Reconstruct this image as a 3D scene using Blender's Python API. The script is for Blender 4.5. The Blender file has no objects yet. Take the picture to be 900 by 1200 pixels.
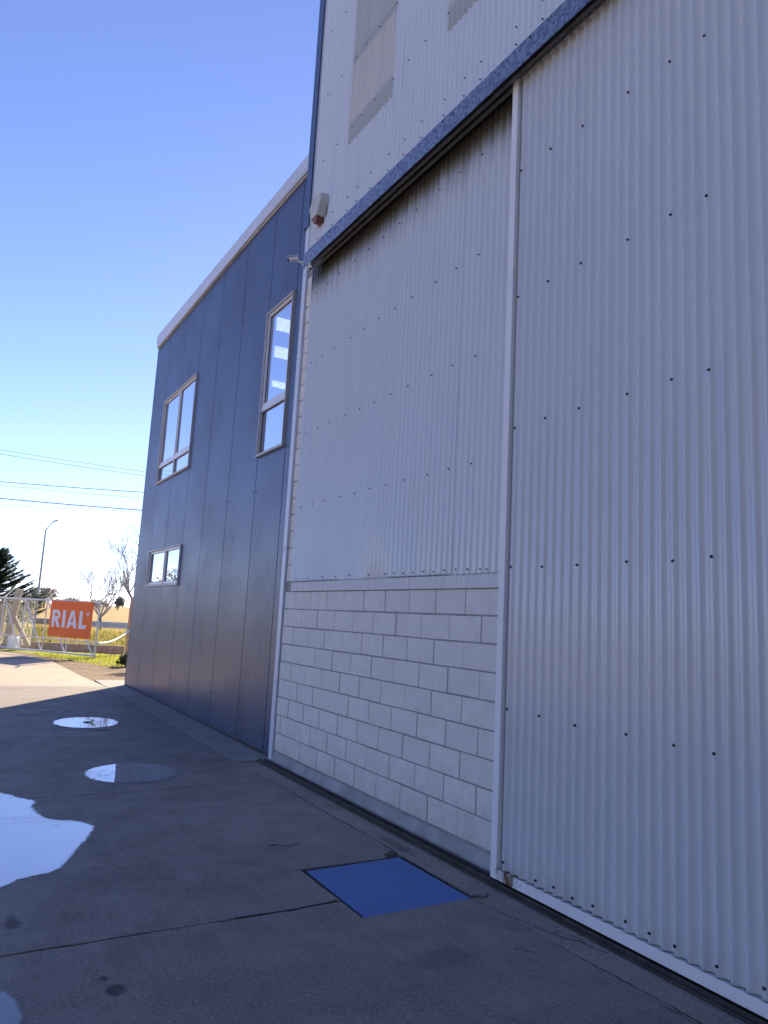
import bpy, bmesh, math, random
import numpy as np
from mathutils import Vector, Matrix
random.seed(7)
PI = math.pi
scene = bpy.context.scene
COL = scene.collection

# ------------------------------------------------------------------ camera
YAW, PITCH, ROLL, FPX, CAMH = 0.52645, 0.14696, 0.0528, 855.27, 1.65924
def _basis():
    F = Vector((math.sin(YAW)*math.cos(PITCH), math.cos(YAW)*math.cos(PITCH), math.sin(PITCH)))
    R = Vector((math.cos(YAW), -math.sin(YAW), 0)); U = R.cross(F)
    c, s = math.cos(ROLL), math.sin(ROLL)
    return F, c*R + s*U, c*U - s*R
CF, CR, CU = _basis()
FH = Vector((math.sin(YAW), math.cos(YAW), 0)); RH = Vector((math.cos(YAW), -math.sin(YAW), 0))
cam_data = bpy.data.cameras.new('camera'); cam = bpy.data.objects.new('camera', cam_data); COL.objects.link(cam)
cam.matrix_world = Matrix(((CR.x, CU.x, -CF.x, 0), (CR.y, CU.y, -CF.y, 0), (CR.z, CU.z, -CF.z, CAMH), (0, 0, 0, 1)))
cam_data.sensor_fit = 'VERTICAL'; cam_data.sensor_height = 24; cam_data.lens = FPX/1200*24
cam_data.clip_start = 0.05; cam_data.clip_end = 9000
scene.camera = cam
def spot(u, v, d):                      # world point at horizontal depth d along the view
    r = CF + CR*((u-450)/FPX) - CU*((v-600)/FPX)
    k = d/(r.x*FH.x + r.y*FH.y)
    return Vector((r.x*k, r.y*k, CAMH + r.z*k))
def along(d, s, z=0.0):                 # d metres out, s metres to the right
    q = FH*d + RH*s
    return Vector((q.x, q.y, z))

# ------------------------------------------------------------------ light
SUN_EL, SUN_AZ = math.radians(24), math.radians(36)     # azimuth clockwise from +Y
world = bpy.data.worlds.new('World'); scene.world = world; world.use_nodes = True
wn = world.node_tree.nodes; wl = world.node_tree.links
bg = wn['Background']
sky = wn.new('ShaderNodeTexSky'); sky.sky_type = 'NISHITA'; sky.sun_disc = False
sky.sun_elevation = SUN_EL; sky.sun_rotation = SUN_AZ
sky.altitude = 0; sky.air_density = 0.58; sky.dust_density = 0.02; sky.ozone_density = 3.2
wb = wn.new('ShaderNodeMix'); wb.data_type = 'RGBA'; wb.blend_type = 'MULTIPLY'; wb.inputs[0].default_value = 1; wb.inputs[7].default_value = (1.0, .83, .93, 1)   # the phone's magenta-leaning daylight balance
wl.new(sky.outputs[0], wb.inputs[6]); wl.new(wb.outputs[2], bg.inputs[0]); bg.inputs[1].default_value = 0.115
sun_d = bpy.data.lights.new('sun', 'SUN'); sun_d.energy = 5; sun_d.angle = math.radians(.53); sun_d.color = (1, .82, .58)
sun = bpy.data.objects.new('sun', sun_d); COL.objects.link(sun)
SD = Vector((math.sin(SUN_AZ)*math.cos(SUN_EL), math.cos(SUN_AZ)*math.cos(SUN_EL), math.sin(SUN_EL)))
sun.rotation_euler = SD.to_track_quat('Z', 'Y').to_euler(); sun.location = SD*60
scene.view_settings.view_transform = 'Standard'; scene.view_settings.look = 'None'
scene.view_settings.exposure = 1.54; scene.view_settings.gamma = 1

# ------------------------------------------------------------------ materials
class NT:
    def __init__(s, name):
        s.m = bpy.data.materials.new(name); s.m.use_nodes = True
        s.n = s.m.node_tree.nodes; s.l = s.m.node_tree.links; s.b = s.n['Principled BSDF']; s.out = s.n['Material Output']
        s.pos = s.n.new('ShaderNodeNewGeometry').outputs['Position']
    def _set(s, sock, v):
        if hasattr(v, 'links') or isinstance(v, bpy.types.NodeSocket): s.l.new(v, sock)
        else: sock.default_value = v
    def math(s, op, a, b=0.0, clamp=False):
        n = s.n.new('ShaderNodeMath'); n.operation = op; n.use_clamp = clamp
        s._set(n.inputs[0], a); s._set(n.inputs[1], b); return n.outputs[0]
    def scale(s, sx, sy, sz, off=(0, 0, 0), src=None):
        n = s.n.new('ShaderNodeMapping'); s.l.new(src or s.pos, n.inputs[0]); n.inputs['Scale'].default_value = (sx, sy, sz)
        n.inputs['Location'].default_value = off; return n.outputs[0]
    def noise(s, sc, detail=4, rough=.6, vec=None, dist=0):
        n = s.n.new('ShaderNodeTexNoise'); s.l.new(vec or s.pos, n.inputs['Vector'])
        n.inputs['Scale'].default_value = sc; n.inputs['Detail'].default_value = detail; n.inputs['Roughness'].default_value = rough
        n.inputs['Distortion'].default_value = dist; return n.outputs['Fac']
    def voro(s, sc, vec=None):
        n = s.n.new('ShaderNodeTexVoronoi'); s.l.new(vec or s.pos, n.inputs['Vector']); n.inputs['Scale'].default_value = sc
        return n
    def ramp(s, f, stops, lin=True):
        n = s.n.new('ShaderNodeValToRGB'); s.l.new(f, n.inputs[0]); e = n.color_ramp.elements
        while len(e) < len(stops): e.new(.5)
        for i, (p, c) in enumerate(stops):
            e[i].position = p; e[i].color = (*c, 1) if isinstance(c, tuple) else (c, c, c, 1)
        return n.outputs[0]
    def mix(s, f, a, b, mode='MIX'):
        n = s.n.new('ShaderNodeMix'); n.data_type = 'RGBA'; n.blend_type = mode
        s._set(n.inputs[0], f)
        for i, v in ((6, a), (7, b)):
            s._set(n.inputs[i], (*v, 1) if isinstance(v, tuple) and len(v) == 3 else v)
        return n.outputs[2]
    def bump(s, h, strength=.3, dist=.01):
        n = s.n.new('ShaderNodeBump'); s.l.new(h, n.inputs['Height']); n.inputs['Strength'].default_value = strength
        n.inputs['Distance'].default_value = dist; s.l.new(n.outputs[0], s.b.inputs['Normal']); return n
    def xyz(s, src=None):
        n = s.n.new('ShaderNodeSeparateXYZ'); s.l.new(src or s.pos, n.inputs[0]); return n.outputs
    def obrand(s):
        return s.n.new('ShaderNodeObjectInfo').outputs['Random']
    def base(s, c, rough=.5, metal=0.0, spec=.5):
        s._set(s.b.inputs['Base Color'], (*c, 1) if isinstance(c, tuple) else c)
        s._set(s.b.inputs['Roughness'], rough); s._set(s.b.inputs['Metallic'], metal)
        s.b.inputs['Specular IOR Level'].default_value = spec
        return s.m
M = {}
def simple(name, c, rough=.5, metal=0, spec=.5, var=.12, sc=6, bump=0):
    t = NT(name); f = t.noise(sc, 5)
    a = tuple(x*(1-var) for x in c); b = tuple(min(1, x*(1+var)) for x in c)
    M[name] = t.base(t.ramp(f, [(.3, a), (.7, b)]), rough, metal, spec)
    if bump: t.bump(t.noise(sc*12, 3), bump, .004)
    return t
# painted corrugated steel: faint vertical rain streaks, chalky variation between sheets
def corr_mat(name, c, stain=False):
    t = NT(name)
    streak = t.noise(1, 5, .65, t.scale(14, 14, .35)); big = t.noise(.9, 3)
    col = t.mix(t.math('MULTIPLY', t.ramp(streak, [(.45, 0.0), (.8, 1.0)]), .28), c, tuple(x*.72 for x in c))
    col = t.mix(t.math('MULTIPLY', t.ramp(big, [(.35, 0.0), (.75, 1.0)]), .16), col, tuple(x*.8 for x in c))
    zz = t.xyz()[2]; spl = t.math('MULTIPLY', t.math('SUBTRACT', t.noise(1, 5, .7, t.scale(6, 6, 3)), t.math('ADD', t.math('MULTIPLY', zz, 1.6), .12)), 1.8, True)
    col = t.mix(t.math('MULTIPLY', spl, .45), col, (.25, .22, .18))
    drip = t.math('MULTIPLY', t.ramp(t.noise(1, 3, .5, t.scale(30, 30, .22, (7, 1, 2))), [(.66, 0.0), (.78, 1.0)]), t.ramp(t.noise(.7, 2), [(.5, 0.0), (.65, .5)]))
    col = t.mix(drip, col, (.33, .29, .24))
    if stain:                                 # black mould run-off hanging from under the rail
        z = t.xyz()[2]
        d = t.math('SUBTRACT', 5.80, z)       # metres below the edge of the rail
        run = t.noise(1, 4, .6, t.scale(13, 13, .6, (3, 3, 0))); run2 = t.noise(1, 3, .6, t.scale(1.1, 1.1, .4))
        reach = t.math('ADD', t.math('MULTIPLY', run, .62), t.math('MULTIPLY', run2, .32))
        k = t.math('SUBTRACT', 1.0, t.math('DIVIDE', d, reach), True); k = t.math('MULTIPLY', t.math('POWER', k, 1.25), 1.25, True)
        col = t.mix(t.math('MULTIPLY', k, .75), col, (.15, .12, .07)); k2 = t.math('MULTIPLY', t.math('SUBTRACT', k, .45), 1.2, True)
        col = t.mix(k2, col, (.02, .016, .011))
    M[name] = t.base(col, .16, 0, .5); t.b.inputs['IOR'].default_value = 1.6
corr_mat('white_sheet', (.72, .74, .745)); corr_mat('door_paint', (.64, .655, .65))
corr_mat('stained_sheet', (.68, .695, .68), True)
t = NT('skylight_plastic')                    # yellowed translucent sheets, bands where purlins and backing sit behind
z = t.xyz()[2]
streak = t.noise(1, 4, .6, t.scale(9, 9, .6))
band = t.ramp(t.math('DIVIDE', t.math('SUBTRACT', z, 7.1), 2.4), [(.0, (.52, .53, .47)), (.10, (.55, .55, .49)), (.13, (.76, .70, .62)), (.43, (.72, .67, .59)), (.46, (.46, .47, .42)), (.50, (.60, .59, .53)), (1, (.60, .59, .53))])
M['skylight_plastic'] = t.base(t.mix(t.math('MULTIPLY', streak, .35), band, (.27, .28, .25)), .32, 0, .5)
# painted concrete block
t = NT('block_paint')
fine = t.noise(120, 4, .7); mid = t.noise(9, 4); r = t.obrand()
col = t.mix(t.ramp(mid, [(.3, 0.0), (.7, 1.0)]), (.74, .70, .62), (.84, .795, .705))
col = t.mix(t.math('MULTIPLY', r, .25), col, (.64, .615, .57))
col = t.mix(t.ramp(fine, [(.62, 0.0), (.72, .35)]), col, (.38, .36, .33))
bz = t.xyz()[2]; spl = t.math('MULTIPLY', t.math('SUBTRACT', t.math('MULTIPLY', t.noise(6, 5, .75), 1.1), t.math('ADD', t.math('MULTIPLY', bz, .8), .12)), 1.6, True)
col = t.mix(t.math('MULTIPLY', spl, .5), col, (.40, .36, .30))
chip = t.ramp(t.noise(13, 5, .8), [(.66, 0.0), (.70, .8)]); col = t.mix(chip, col, (.52, .48, .42))
t.bump(t.noise(70, 6, .8), .8, .008); M['block_paint'] = t.base(col, .8, 0, .3)
t = NT('mortar')
t.bump(t.noise(120, 4), .5, .006); M['mortar'] = t.base(t.ramp(t.noise(4, 4), [(.3, (.27, .255, .23)), (.7, (.38, .36, .33))]), .9, 0, .2)
t = NT('painted_render')
run = t.noise(1, 4, .6, t.scale(22, 22, 2)); col = t.ramp(run, [(.3, (.62, .60, .56)), (.65, (.78, .755, .71))])
t.bump(t.noise(60, 5, .7), .5, .008); M['painted_render'] = t.base(col, .82, 0, .3)
t = NT('plinth_render')
col = t.ramp(t.noise(3, 6, .7), [(.3, (.26, .25, .24)), (.7, (.44, .43, .41))])
t.bump(t.noise(70, 5, .7), .5, .006); M['plinth_render'] = t.base(col, .85, 0, .3)
# office panel: dark slate-blue lacquer, scuffs and drips
t = NT('slate_panel')
v = t.noise(1.3, 4); sc_ = t.noise(1, 5, .7, t.scale(5, 5, .9), .6)
col = t.mix(t.ramp(v, [(.3, 0.0), (.7, 1.0)]), (.040, .057, .112), (.052, .073, .138))
scm = t.noise(.8, 2); col = t.mix(t.math('MULTIPLY', t.ramp(sc_, [(.53, 0.0), (.66, .7)]), t.ramp(scm, [(.46, 0.0), (.60, 1.0)])), col, (.018, .022, .036))
dust = t.noise(1, 6, .7, t.scale(3, 3, 1.2)); col = t.mix(t.ramp(dust, [(.55, 0.0), (.8, .10)]), col, (.15, .16, .19))
M['slate_panel'] = t.base(col, t.ramp(scm, [(.4, .28), (.7, .38)]), 0, .85)
simple('blocker_grey', (.10, .10, .11), .7, 0, .3, .15, 2)
simple('seam_black', (.012, .012, .014), .8)
simple('fascia_white', (.60, .63, .68), .4, 0, .5, .06, 2)
simple('trim_blue', (.055, .085, .17), .35, 0, .5, .15, 3)
simple('flashing_white', (.63, .65, .69), .38, 0, .5, .07, 2)
simple('window_casing', (.52, .50, .48), .5, 0, .4, .12, 5)
simple('aluminium', (.70, .70, .70), .38, .1, .5, .06, 8)
simple('rubber', (.015, .015, .016), .7)
# galvanised steel with spangle
t = NT('galvanised')
vo = t.voro(42, t.scale(1, 1, 1)); sp = t.n.new('ShaderNodeSeparateColor'); t.l.new(vo.outputs['Color'], sp.inputs[0])
fine = t.noise(45, 5, .75)
col = t.mix(sp.outputs[0], (.07, .10, .17), (.27, .32, .40)); col = t.mix(t.ramp(fine, [(.52, 0.0), (.66, .8)]), col, (.38, .42, .49))
M['galvanised'] = t.base(col, t.ramp(sp.outputs[1], [(0, .3), (1, .55)]), .45, .5)
simple('rail_brown', (.20, .18, .155), .6, .1, .4, .3, 8)
simple('track_steel', (.055, .05, .045), .6, .3, .4, .4, 8)
t = NT('rusty_frame')
n1 = t.noise(1, 6, .75, t.scale(22, 16, 9)); x, y, z = t.xyz()
cor = t.math('ADD', t.math('POWER', t.math('ABSOLUTE', t.math('SUBTRACT', y, 3.80)), 2.0), t.math('MULTIPLY', t.math('POWER', t.math('SUBTRACT', z, .08), 2.0), 4.0))
near = t.math('SUBTRACT', 1.0, t.math('MULTIPLY', cor, 40.0), True)
k = t.math('MULTIPLY', t.math('SUBTRACT', t.math('ADD', n1, t.math('MULTIPLY', near, .42)), .70), 5.0, True)
col = t.mix(k, (.80, .79, .76), t.ramp(t.noise(30, 4), [(.4, (.05, .022, .01)), (.65, (.26, .12, .03))]))
grime = t.ramp(t.noise(3, 5, .7), [(.5, 0.0), (.8, .25)]); col = t.mix(grime, col, (.42, .40, .37))
M['rusty_frame'] = t.base(col, .5, 0, .4)
simple('screw_steel', (.05, .05, .055), .5, .5, .5, .3, 30)
# concrete
def concrete(name, a, b, marks=(), grain=.62):
    t = NT(name)
    big = t.noise(.55, 5, .65, dist=.8); mid = t.noise(3.2, 6, .7); fine = t.noise(55, 5, .8); r = t.obrand()
    sweep = t.noise(1, 5, .7, t.scale(14, 1.1, 1))
    col = t.mix(t.ramp(big, [(.32, 0.0), (.68, 1.0)]), a, b)
    col = t.mix(t.math('MULTIPLY', t.ramp(mid, [(.42, 0.0), (.62, 1.0)]), .38), col, tuple(q*.66 for q in a))
    col = t.mix(t.math('MULTIPLY', t.ramp(sweep, [(.5, 0.0), (.72, 1.0)]), .22), col, tuple(min(1, q*1.35) for q in b))
    col = t.mix(t.ramp(fine, [(.53, 0.0), (.66, grain)]), col, tuple(min(1, q*1.8) for q in b))
    col = t.mix(t.ramp(fine, [(.30, grain*1.6), (.43, 0.0)]), col, tuple(q*.4 for q in a))
    blot = t.noise(1.7, 6, .75, dist=.5)
    col = t.mix(t.ramp(blot, [(.60, 0.0), (.72, .42)]), col, tuple(q*1.6 for q in b))
    col = t.mix(t.math('MULTIPLY', r, .12), col, tuple(q*.8 for q in a))
    wob = t.noise(9, 5, .7)
    for (mx, my, rx, ry, s) in marks:         # oil and tyre stains
        dx = t.math('DIVIDE', t.math('SUBTRACT', t.xyz()[0], mx), rx); dy = t.math('DIVIDE', t.math('SUBTRACT', t.xyz()[1], my), ry)
        d = t.math('SQRT', t.math('ADD', t.math('MULTIPLY', dx, dx), t.math('MULTIPLY', dy, dy)))
        k = t.math('SUBTRACT', t.math('MULTIPLY', wob, 2.4), t.math('MULTIPLY', d, 1.0)); k = t.math('MULTIPLY', k, s*1.8, True)
        k = t.math('MINIMUM', k, s)
        col = t.mix(k, col, (.022, .021, .022))
    t.bump(t.math('ADD', t.math('MULTIPLY', fine, .6), mid), .22, .006)
    M[name] = t.base(col, t.ramp(mid, [(.3, .62), (.7, .85)]), 0, .35)
concrete('yard_concrete', (.185, .165, .152), (.27, .245, .225),
         ((.83, 3.54, .045, .05, .8), (.80, 3.66, .02, .03, .7), (.48, 4.46, .04, .09, .7), (2.24, 5.19, .035, .016, .9), (2.37, 5.15, .05, .012, .8), (2.30, 5.13, .03, .008, .7),
          (1.95, 10.62, .14, .07, .75), (1.62, 10.75, .12, .05, .7), (1.52, 10.95, .09, .05, .7), (2.35, 3.2, .25, .10, .25), (1.2, 12.2, .25, .06, .6), (1.5, 12.5, .15, .05, .6), (1.1, 4.9, .3, .25, .25)))
concrete('apron_near', (.215, .188, .165), (.32, .285, .25), ((3.1, 4.9, .05, .3, .4),))
concrete('apron_concrete', (.25, .235, .22), (.33, .315, .30))
concrete('lot_concrete', (.37, .30, .225), (.45, .37, .285), ((1.9, 24.2, .5, .25, .8), (1.3, 23.5, .4, .2, .5)))
simple('joint_dirt', (.030, .028, .026), .95, 0, .2, .3, 14)
t = NT('hatch_blue')
n1 = t.noise(6, 6, .75); n2 = t.noise(60, 3)
col = t.mix(t.ramp(n1, [(.35, 0.0), (.7, 1.0)]), (.05, .135, .36), (.085, .19, .46)); col = t.mix(t.ramp(n2, [(.56, 0.0), (.72, .35)]), col, (.17, .2, .27))
t.bump(t.noise(14, 4), .12, .006); M['hatch_blue'] = t.base(col, t.ramp(n1, [(.3, .42), (.7, .65)]), 0, .4)
# water: feathered rim breaks up through an edge attribute
for wname, wior in (('water', 4.8), ('thin_water', 1.9)):
  t = NT(wname)
  at = t.n.new('ShaderNodeAttribute'); at.attribute_name = 'rim'
  nz = t.math('ADD', t.math('MULTIPLY', t.noise(26, 6, .8), .55), t.math('MULTIPLY', t.noise(150, 3, .7), .45))
  k = t.math('MULTIPLY', t.math('SUBTRACT', t.math('MULTIPLY', at.outputs['Fac'], 1.0), t.math('MULTIPLY', t.math('SUBTRACT', nz, .36), 1.7 if wior > 3 else .5)), 5.0, True)
  tr = t.n.new('ShaderNodeBsdfTransparent'); mx = t.n.new('ShaderNodeMixShader'); t.l.new(k, mx.inputs[0]); t.l.new(tr.outputs[0], mx.inputs[1]); t.l.new(t.b.outputs[0], mx.inputs[2]); t.l.new(mx.outputs[0], t.out.inputs[0])
  t.base((.03, .03, .034), .015, 0, .5); t.b.inputs['IOR'].default_value = wior
  t.bump(t.noise(5.0, 2), .05, .02); M[wname] = t.m
# reflective window glass
t = NT('window_glass')
g = t.n.new('ShaderNodeBsdfGlossy'); g.inputs['Roughness'].default_value = .012; g.inputs['Color'].default_value = (.93, .95, 1, 1)
tr = t.n.new('ShaderNodeBsdfTransparent'); tr.inputs['Color'].default_value = (.88, .92, .92, 1)
mx = t.n.new('ShaderNodeMixShader'); mx.inputs[0].default_value = .70
t.l.new(tr.outputs[0], mx.inputs[1]); t.l.new(g.outputs[0], mx.inputs[2]); t.l.new(mx.outputs[0], t.out.inputs[0])
bn = t.n.new('ShaderNodeBump'); bn.inputs['Strength'].default_value = .004; bn.inputs['Distance'].default_value = .05; t.l.new(t.noise(1.6, 2), bn.inputs['Height']); t.l.new(bn.outputs[0], g.inputs['Normal'])
M['window_glass'] = t.m
t = NT('lamp_panel'); t.base((.8, .8, .8), .5); t.b.inputs['Emission Color'].default_value = (1, .97, .9, 1); t.b.inputs['Emission Strength'].default_value = 1.3; M['lamp_panel'] = t.m
simple('room_paint', (.05, .055, .07), .8)
simple('siren_beige', (.52, .51, .43), .5, 0, .4, .08, 12)
simple('siren_lens', (.16, .03, .016), .3, 0, .5, .2, 20)
simple('cctv_white', (.74, .74, .72), .4, 0, .5, .05)
simple('gate_white', (.74, .73, .72), .45, 0, .4, .10, 5)
t = NT('sign_orange'); fade = t.noise(2.5, 5, .7)
col = t.ramp(fade, [(.3, (.85, .14, .010)), (.6, (.90, .17, .014)), (.8, (.88, .25, .06))]); M['sign_orange'] = t.base(col, .42, 0, .4)
simple('sign_white', (.78, .77, .80), .5, 0, .4, .05)
simple('post_concrete', (.43, .37, .29), .9, 0, .2, .18, 8, .4)
simple('low_wall_concrete', (.36, .31, .26), .9, 0, .2, .25, 5, .4)
simple('chain_wire', (.30, .31, .32), .5, .4, .4, .1)
simple('guard_metal', (.56, .58, .60), .45, .3, .5, .1)
simple('asphalt', (.055, .055, .058), .9, 0, .3, .2, 3, .3)
simple('pole_steel', (.33, .35, .37), .5, .3, .5, .08)
simple('cable_black', (.03, .03, .035), .6)
simple('cable_grey', (.30, .32, .35), .5)
simple('rope_white', (.80, .80, .80), .6)
simple('pole_wood', (.16, .12, .085), .9, 0, .2, .2, 8)
simple('bark', (.20, .165, .135), .95, 0, .2, .25, 10, .5)
simple('bark_pale', (.42, .37, .32), .95, 0, .2, .2, 10, .4)
def leafmat(name, a, b):
    t = NT(name); M[name] = t.base(t.ramp(t.noise(2.2, 3), [(.3, a), (.7, b)]), .6, 0, .3)
    tl = t.n.new('ShaderNodeBsdfTranslucent'); tl.inputs['Color'].default_value = (min(1, b[0]*1.35), min(1, b[1]*1.3), b[2]*1.5, 1)   # thin blades pass light from behind
    mx = t.n.new('ShaderNodeMixShader'); mx.inputs[0].default_value = .45; t.l.new(t.b.outputs[0], mx.inputs[1]); t.l.new(tl.outputs[0], mx.inputs[2]); t.l.new(mx.outputs[0], t.out.inputs[0])
leafmat('conifer_needles', (.022, .045, .030), (.055, .09, .055))
leafmat('far_leaves', (.16, .17, .14), (.25, .25, .20))
leafmat('shrub_leaves', (.035, .06, .025), (.07, .10, .04))
leafmat('grass_blade', (.20, .26, .035), (.34, .38, .06))
leafmat('bank_blade', (.13, .16, .035), (.30, .27, .075))
t = NT('dry_field')
n1 = t.noise(.10, 6, .7); n2 = t.noise(2.5, 6, .75)
col = t.mix(t.ramp(n1, [(.35, 0.0), (.65, 1.0)]), (.33, .24, .095), (.42, .32, .15)); col = t.mix(t.ramp(n2, [(.45, 0.0), (.7, .7)]), col, (.20, .17, .07))
t.bump(n2, .6, .08); M['dry_field'] = t.base(col, .95, 0, .1)
t = NT('soil'); n1 = t.noise(3, 6, .75); n2 = t.noise(40, 4, .7)
col = t.ramp(n1, [(.3, (.16, .115, .078)), (.7, (.28, .21, .145))]); t.bump(t.math('ADD', n1, n2), .6, .02); M['soil'] = t.base(col, .95, 0, .15)
t = NT('turf'); n1 = t.noise(2, 6, .75)
col = t.ramp(n1, [(.3, (.17, .20, .04)), (.7, (.30, .31, .07))]); t.bump(t.noise(20, 4), .8, .03); M['turf'] = t.base(col, .95, 0, .1)

# ------------------------------------------------------------------ mesh helpers
class MB:
    def __init__(s): s.v = []; s.f = []
    def poly(s, pts):
        k = len(s.v); s.v += [tuple(p) for p in pts]; s.f.append(tuple(range(k, k+len(pts)))); return s
    def box(s, x0, x1, y0, y1, z0, z1):
        k = len(s.v)
        s.v += [(x0, y0, z0), (x1, y0, z0), (x1, y1, z0), (x0, y1, z0), (x0, y0, z1), (x1, y0, z1), (x1, y1, z1), (x0, y1, z1)]
        s.f += [(k, k+3, k+2, k+1), (k+4, k+5, k+6, k+7), (k, k+1, k+5, k+4), (k+1, k+2, k+6, k+5), (k+2, k+3, k+7, k+6), (k+3, k, k+4, k+7)]
        return s
    def prism(s, pts, axis):            # closed outline (3-D points) swept along axis
        k = len(s.v); n = len(pts); a = Vector(axis)
        s.v += [tuple(p) for p in pts] + [tuple(Vector(p)+a) for p in pts]
        s.f.append(tuple(range(k+n-1, k-1, -1))); s.f.append(tuple(range(k+n, k+2*n)))
        for i in range(n): j = (i+1) % n; s.f.append((k+i, k+j, k+n+j, k+n+i))
        return s
    def tube(s, pts, radii, n=6, cap=True):
        pts = [Vector(p) for p in pts]
        if not hasattr(radii, '__len__'): radii = [radii]*len(pts)
        k0 = len(s.v)
        for i, p in enumerate(pts):
            d = (pts[min(i+1, len(pts)-1)] - pts[max(i-1, 0)]).normalized()
            a = d.cross(Vector((0, 0, 1)) if abs(d.z) < .9 else Vector((1, 0, 0))).normalized(); b = d.cross(a)
            for j in range(n):
                q = 2*PI*j/n; s.v.append(tuple(p + (a*math.cos(q)+b*math.sin(q))*radii[i]))
        for i in range(len(pts)-1):
            for j in range(n):
                k = k0+i*n; s.f.append((k+j, k+(j+1) % n, k+n+(j+1) % n, k+n+j))
        if cap:
            s.f.append(tuple(range(k0+n-1, k0-1, -1))); e = k0+(len(pts)-1)*n; s.f.append(tuple(range(e, e+n)))
        return s
    def bar(s, a, b, w, h, up=(0, 0, 1)):   # rectangular bar between two points
        a, b = Vector(a), Vector(b); d = (b-a).normalized(); x = d.cross(Vector(up))
        if x.length < 1e-4: x = d.cross(Vector((1, 0, 0)))
        x.normalize(); y = x.cross(d)
        return s.prism([a+x*w/2+y*h/2, a-x*w/2+y*h/2, a-x*w/2-y*h/2, a+x*w/2-y*h/2], b-a)
    def build(s, name, mat, parent=None, bevel=0, smooth=False, seg=2, kind=None):
        off = parent_world(parent) if parent else Vector((0, 0, 0))
        me = bpy.data.meshes.new(name)
        me.from_pydata([(v[0]-off.x, v[1]-off.y, v[2]-off.z) for v in s.v], [], s.f)
        bm = bmesh.new(); bm.from_mesh(me); bmesh.ops.recalc_face_normals(bm, faces=bm.faces)
        if bevel: bmesh.ops.bevel(bm, geom=[e for e in bm.edges], offset=bevel, segments=seg, affect='EDGES', profile=.5, clamp_overlap=True)
        bm.to_mesh(me); bm.free()
        me.materials.append(M[mat])
        if smooth: me.shade_smooth()
        o = bpy.data.objects.new(name, me); COL.objects.link(o)
        if parent: o.parent = parent
        if kind: o['kind'] = kind
        return o
def parent_world(o):
    v = Vector((0, 0, 0))
    while o: v = v + o.location; o = o.parent
    return v
def thing(name, loc, label, cat, group=None):
    o = bpy.data.objects.new(name, None); o.location = loc; o.empty_display_size = .3; COL.objects.link(o)
    return tag(o, label, cat, group)
def tag(o, label, cat, group=None):
    o['label'] = label; o['category'] = cat
    if group: o['group'] = group
    return o
def structure(o): o['kind'] = 'structure'; return o

# ------------------------------------------------------------------ ground
WX = 3.383                              # plane of the long facade
m = MB(); m.poly([(-4000, -4000, -.16), (4000, -4000, -.16), (4000, 4000, -.16), (-4000, 4000, -.16)]); structure(m.build('ground', 'dry_field'))
m = MB(); m.box(-14.0, 3.9, -9.0, 16.3, -.15, -.035); yard = structure(m.build('yard', 'joint_dirt'))
def jag(a, b, amp, step=.09):            # worn slab edge
    a, b = Vector(a), Vector(b); L = (b-a).length; n = max(2, int(L/step)); nrm = Vector((-(b-a).y, (b-a).x)).normalized(); out = []; d = 0
    for i in range(n):
        d = .6*d + random.uniform(-amp, amp); out.append(a + (b-a)*(i/n) + nrm*(d if i else 0))
    return out
def slab(outline, mat, amp=.003, top=0.0, name='concrete_slab'):
    pts = []
    for i in range(len(outline)): pts += jag(outline[i], outline[(i+1) % len(outline)], amp)
    m = MB(); m.prism([(p.x, p.y, top-.10) for p in pts], (0, 0, .10)); o = m.build(name, mat)
    o.parent = yard; return o
XR = 3.005; g = .004
ys = [-8.5, -5.2, -2.1, .98, 4.06, 7.10, 10.12, 13.15, 16.28]
xs = [-13.6, -9.2, -4.9, -.62]; g = .007
for i in range(len(ys)-1):
    y0, y1 = ys[i]+g, ys[i+1]-g
    if abs(ys[i]-4.06) < .01: y0 += .004
    for a, b in zip(xs[:-1], xs[1:]): slab([(a+g, y0), (b-g, y0), (b-g, y1), (a+g, y1)], 'yard_concrete')
    a, b = xs[-1]+g, XR-.006
    if abs(ys[i]-4.06) < .01: slab([(a, y0), (2.205, y0), (2.205, 4.655), (2.87, 4.655), (2.90, 4.735), (b, 4.735), (b, y1), (a, y1)], 'yard_concrete', .005)
    elif abs(ys[i+1]-4.06) < .01: slab([(a, y0), (b, y0), (b, 3.797), (2.205, 3.797), (2.205, y1), (a, y1)], 'yard_concrete', .005)
    else: slab([(a, y0), (b, y0), (b, y1), (a, y1)], 'yard_concrete')
for a, b in ((-8.5, -3.0), (-3.0, .5), (.5, 3.83), (3.84, 8.10)):
    slab([(XR+.004, a+.003), (3.50, a+.003), (3.50, b-.003), (XR+.004, b-.003)], 'apron_near', .011, -.003)
for a, b in ((8.13, 10.9), (10.9, 13.9), (13.9, 17.62)):
    slab([(XR-.01, a+.003), (3.50 if b < 17 else 6.2, a+.003), (3.50 if b < 17 else 6.2, b-.003), (XR-.01, b-.003)] if b < 17 else
         [(XR-.01, a+.003), (3.50, a+.003), (3.50, 16.5), (7.5, 16.5), (7.5, b), (XR-.01, b)], 'apron_concrete', .004, .004)
m = MB(); m.poly([(-90, -60, -.06), (-13.9, -60, -.06), (-13.9, 34, -.06), (-90, 50, -.06)]); structure(m.build('outer_yard', 'lot_concrete'))  # unseen ground added at left, its tone set for bounce onto the facade
m = MB(); m.poly([(-13.9, -60, -.06), (3.9, -60, -.06), (3.9, -8.9, -.06), (-13.9, -8.9, -.06)]); structure(m.build('outer_yard', 'lot_concrete'))
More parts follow.
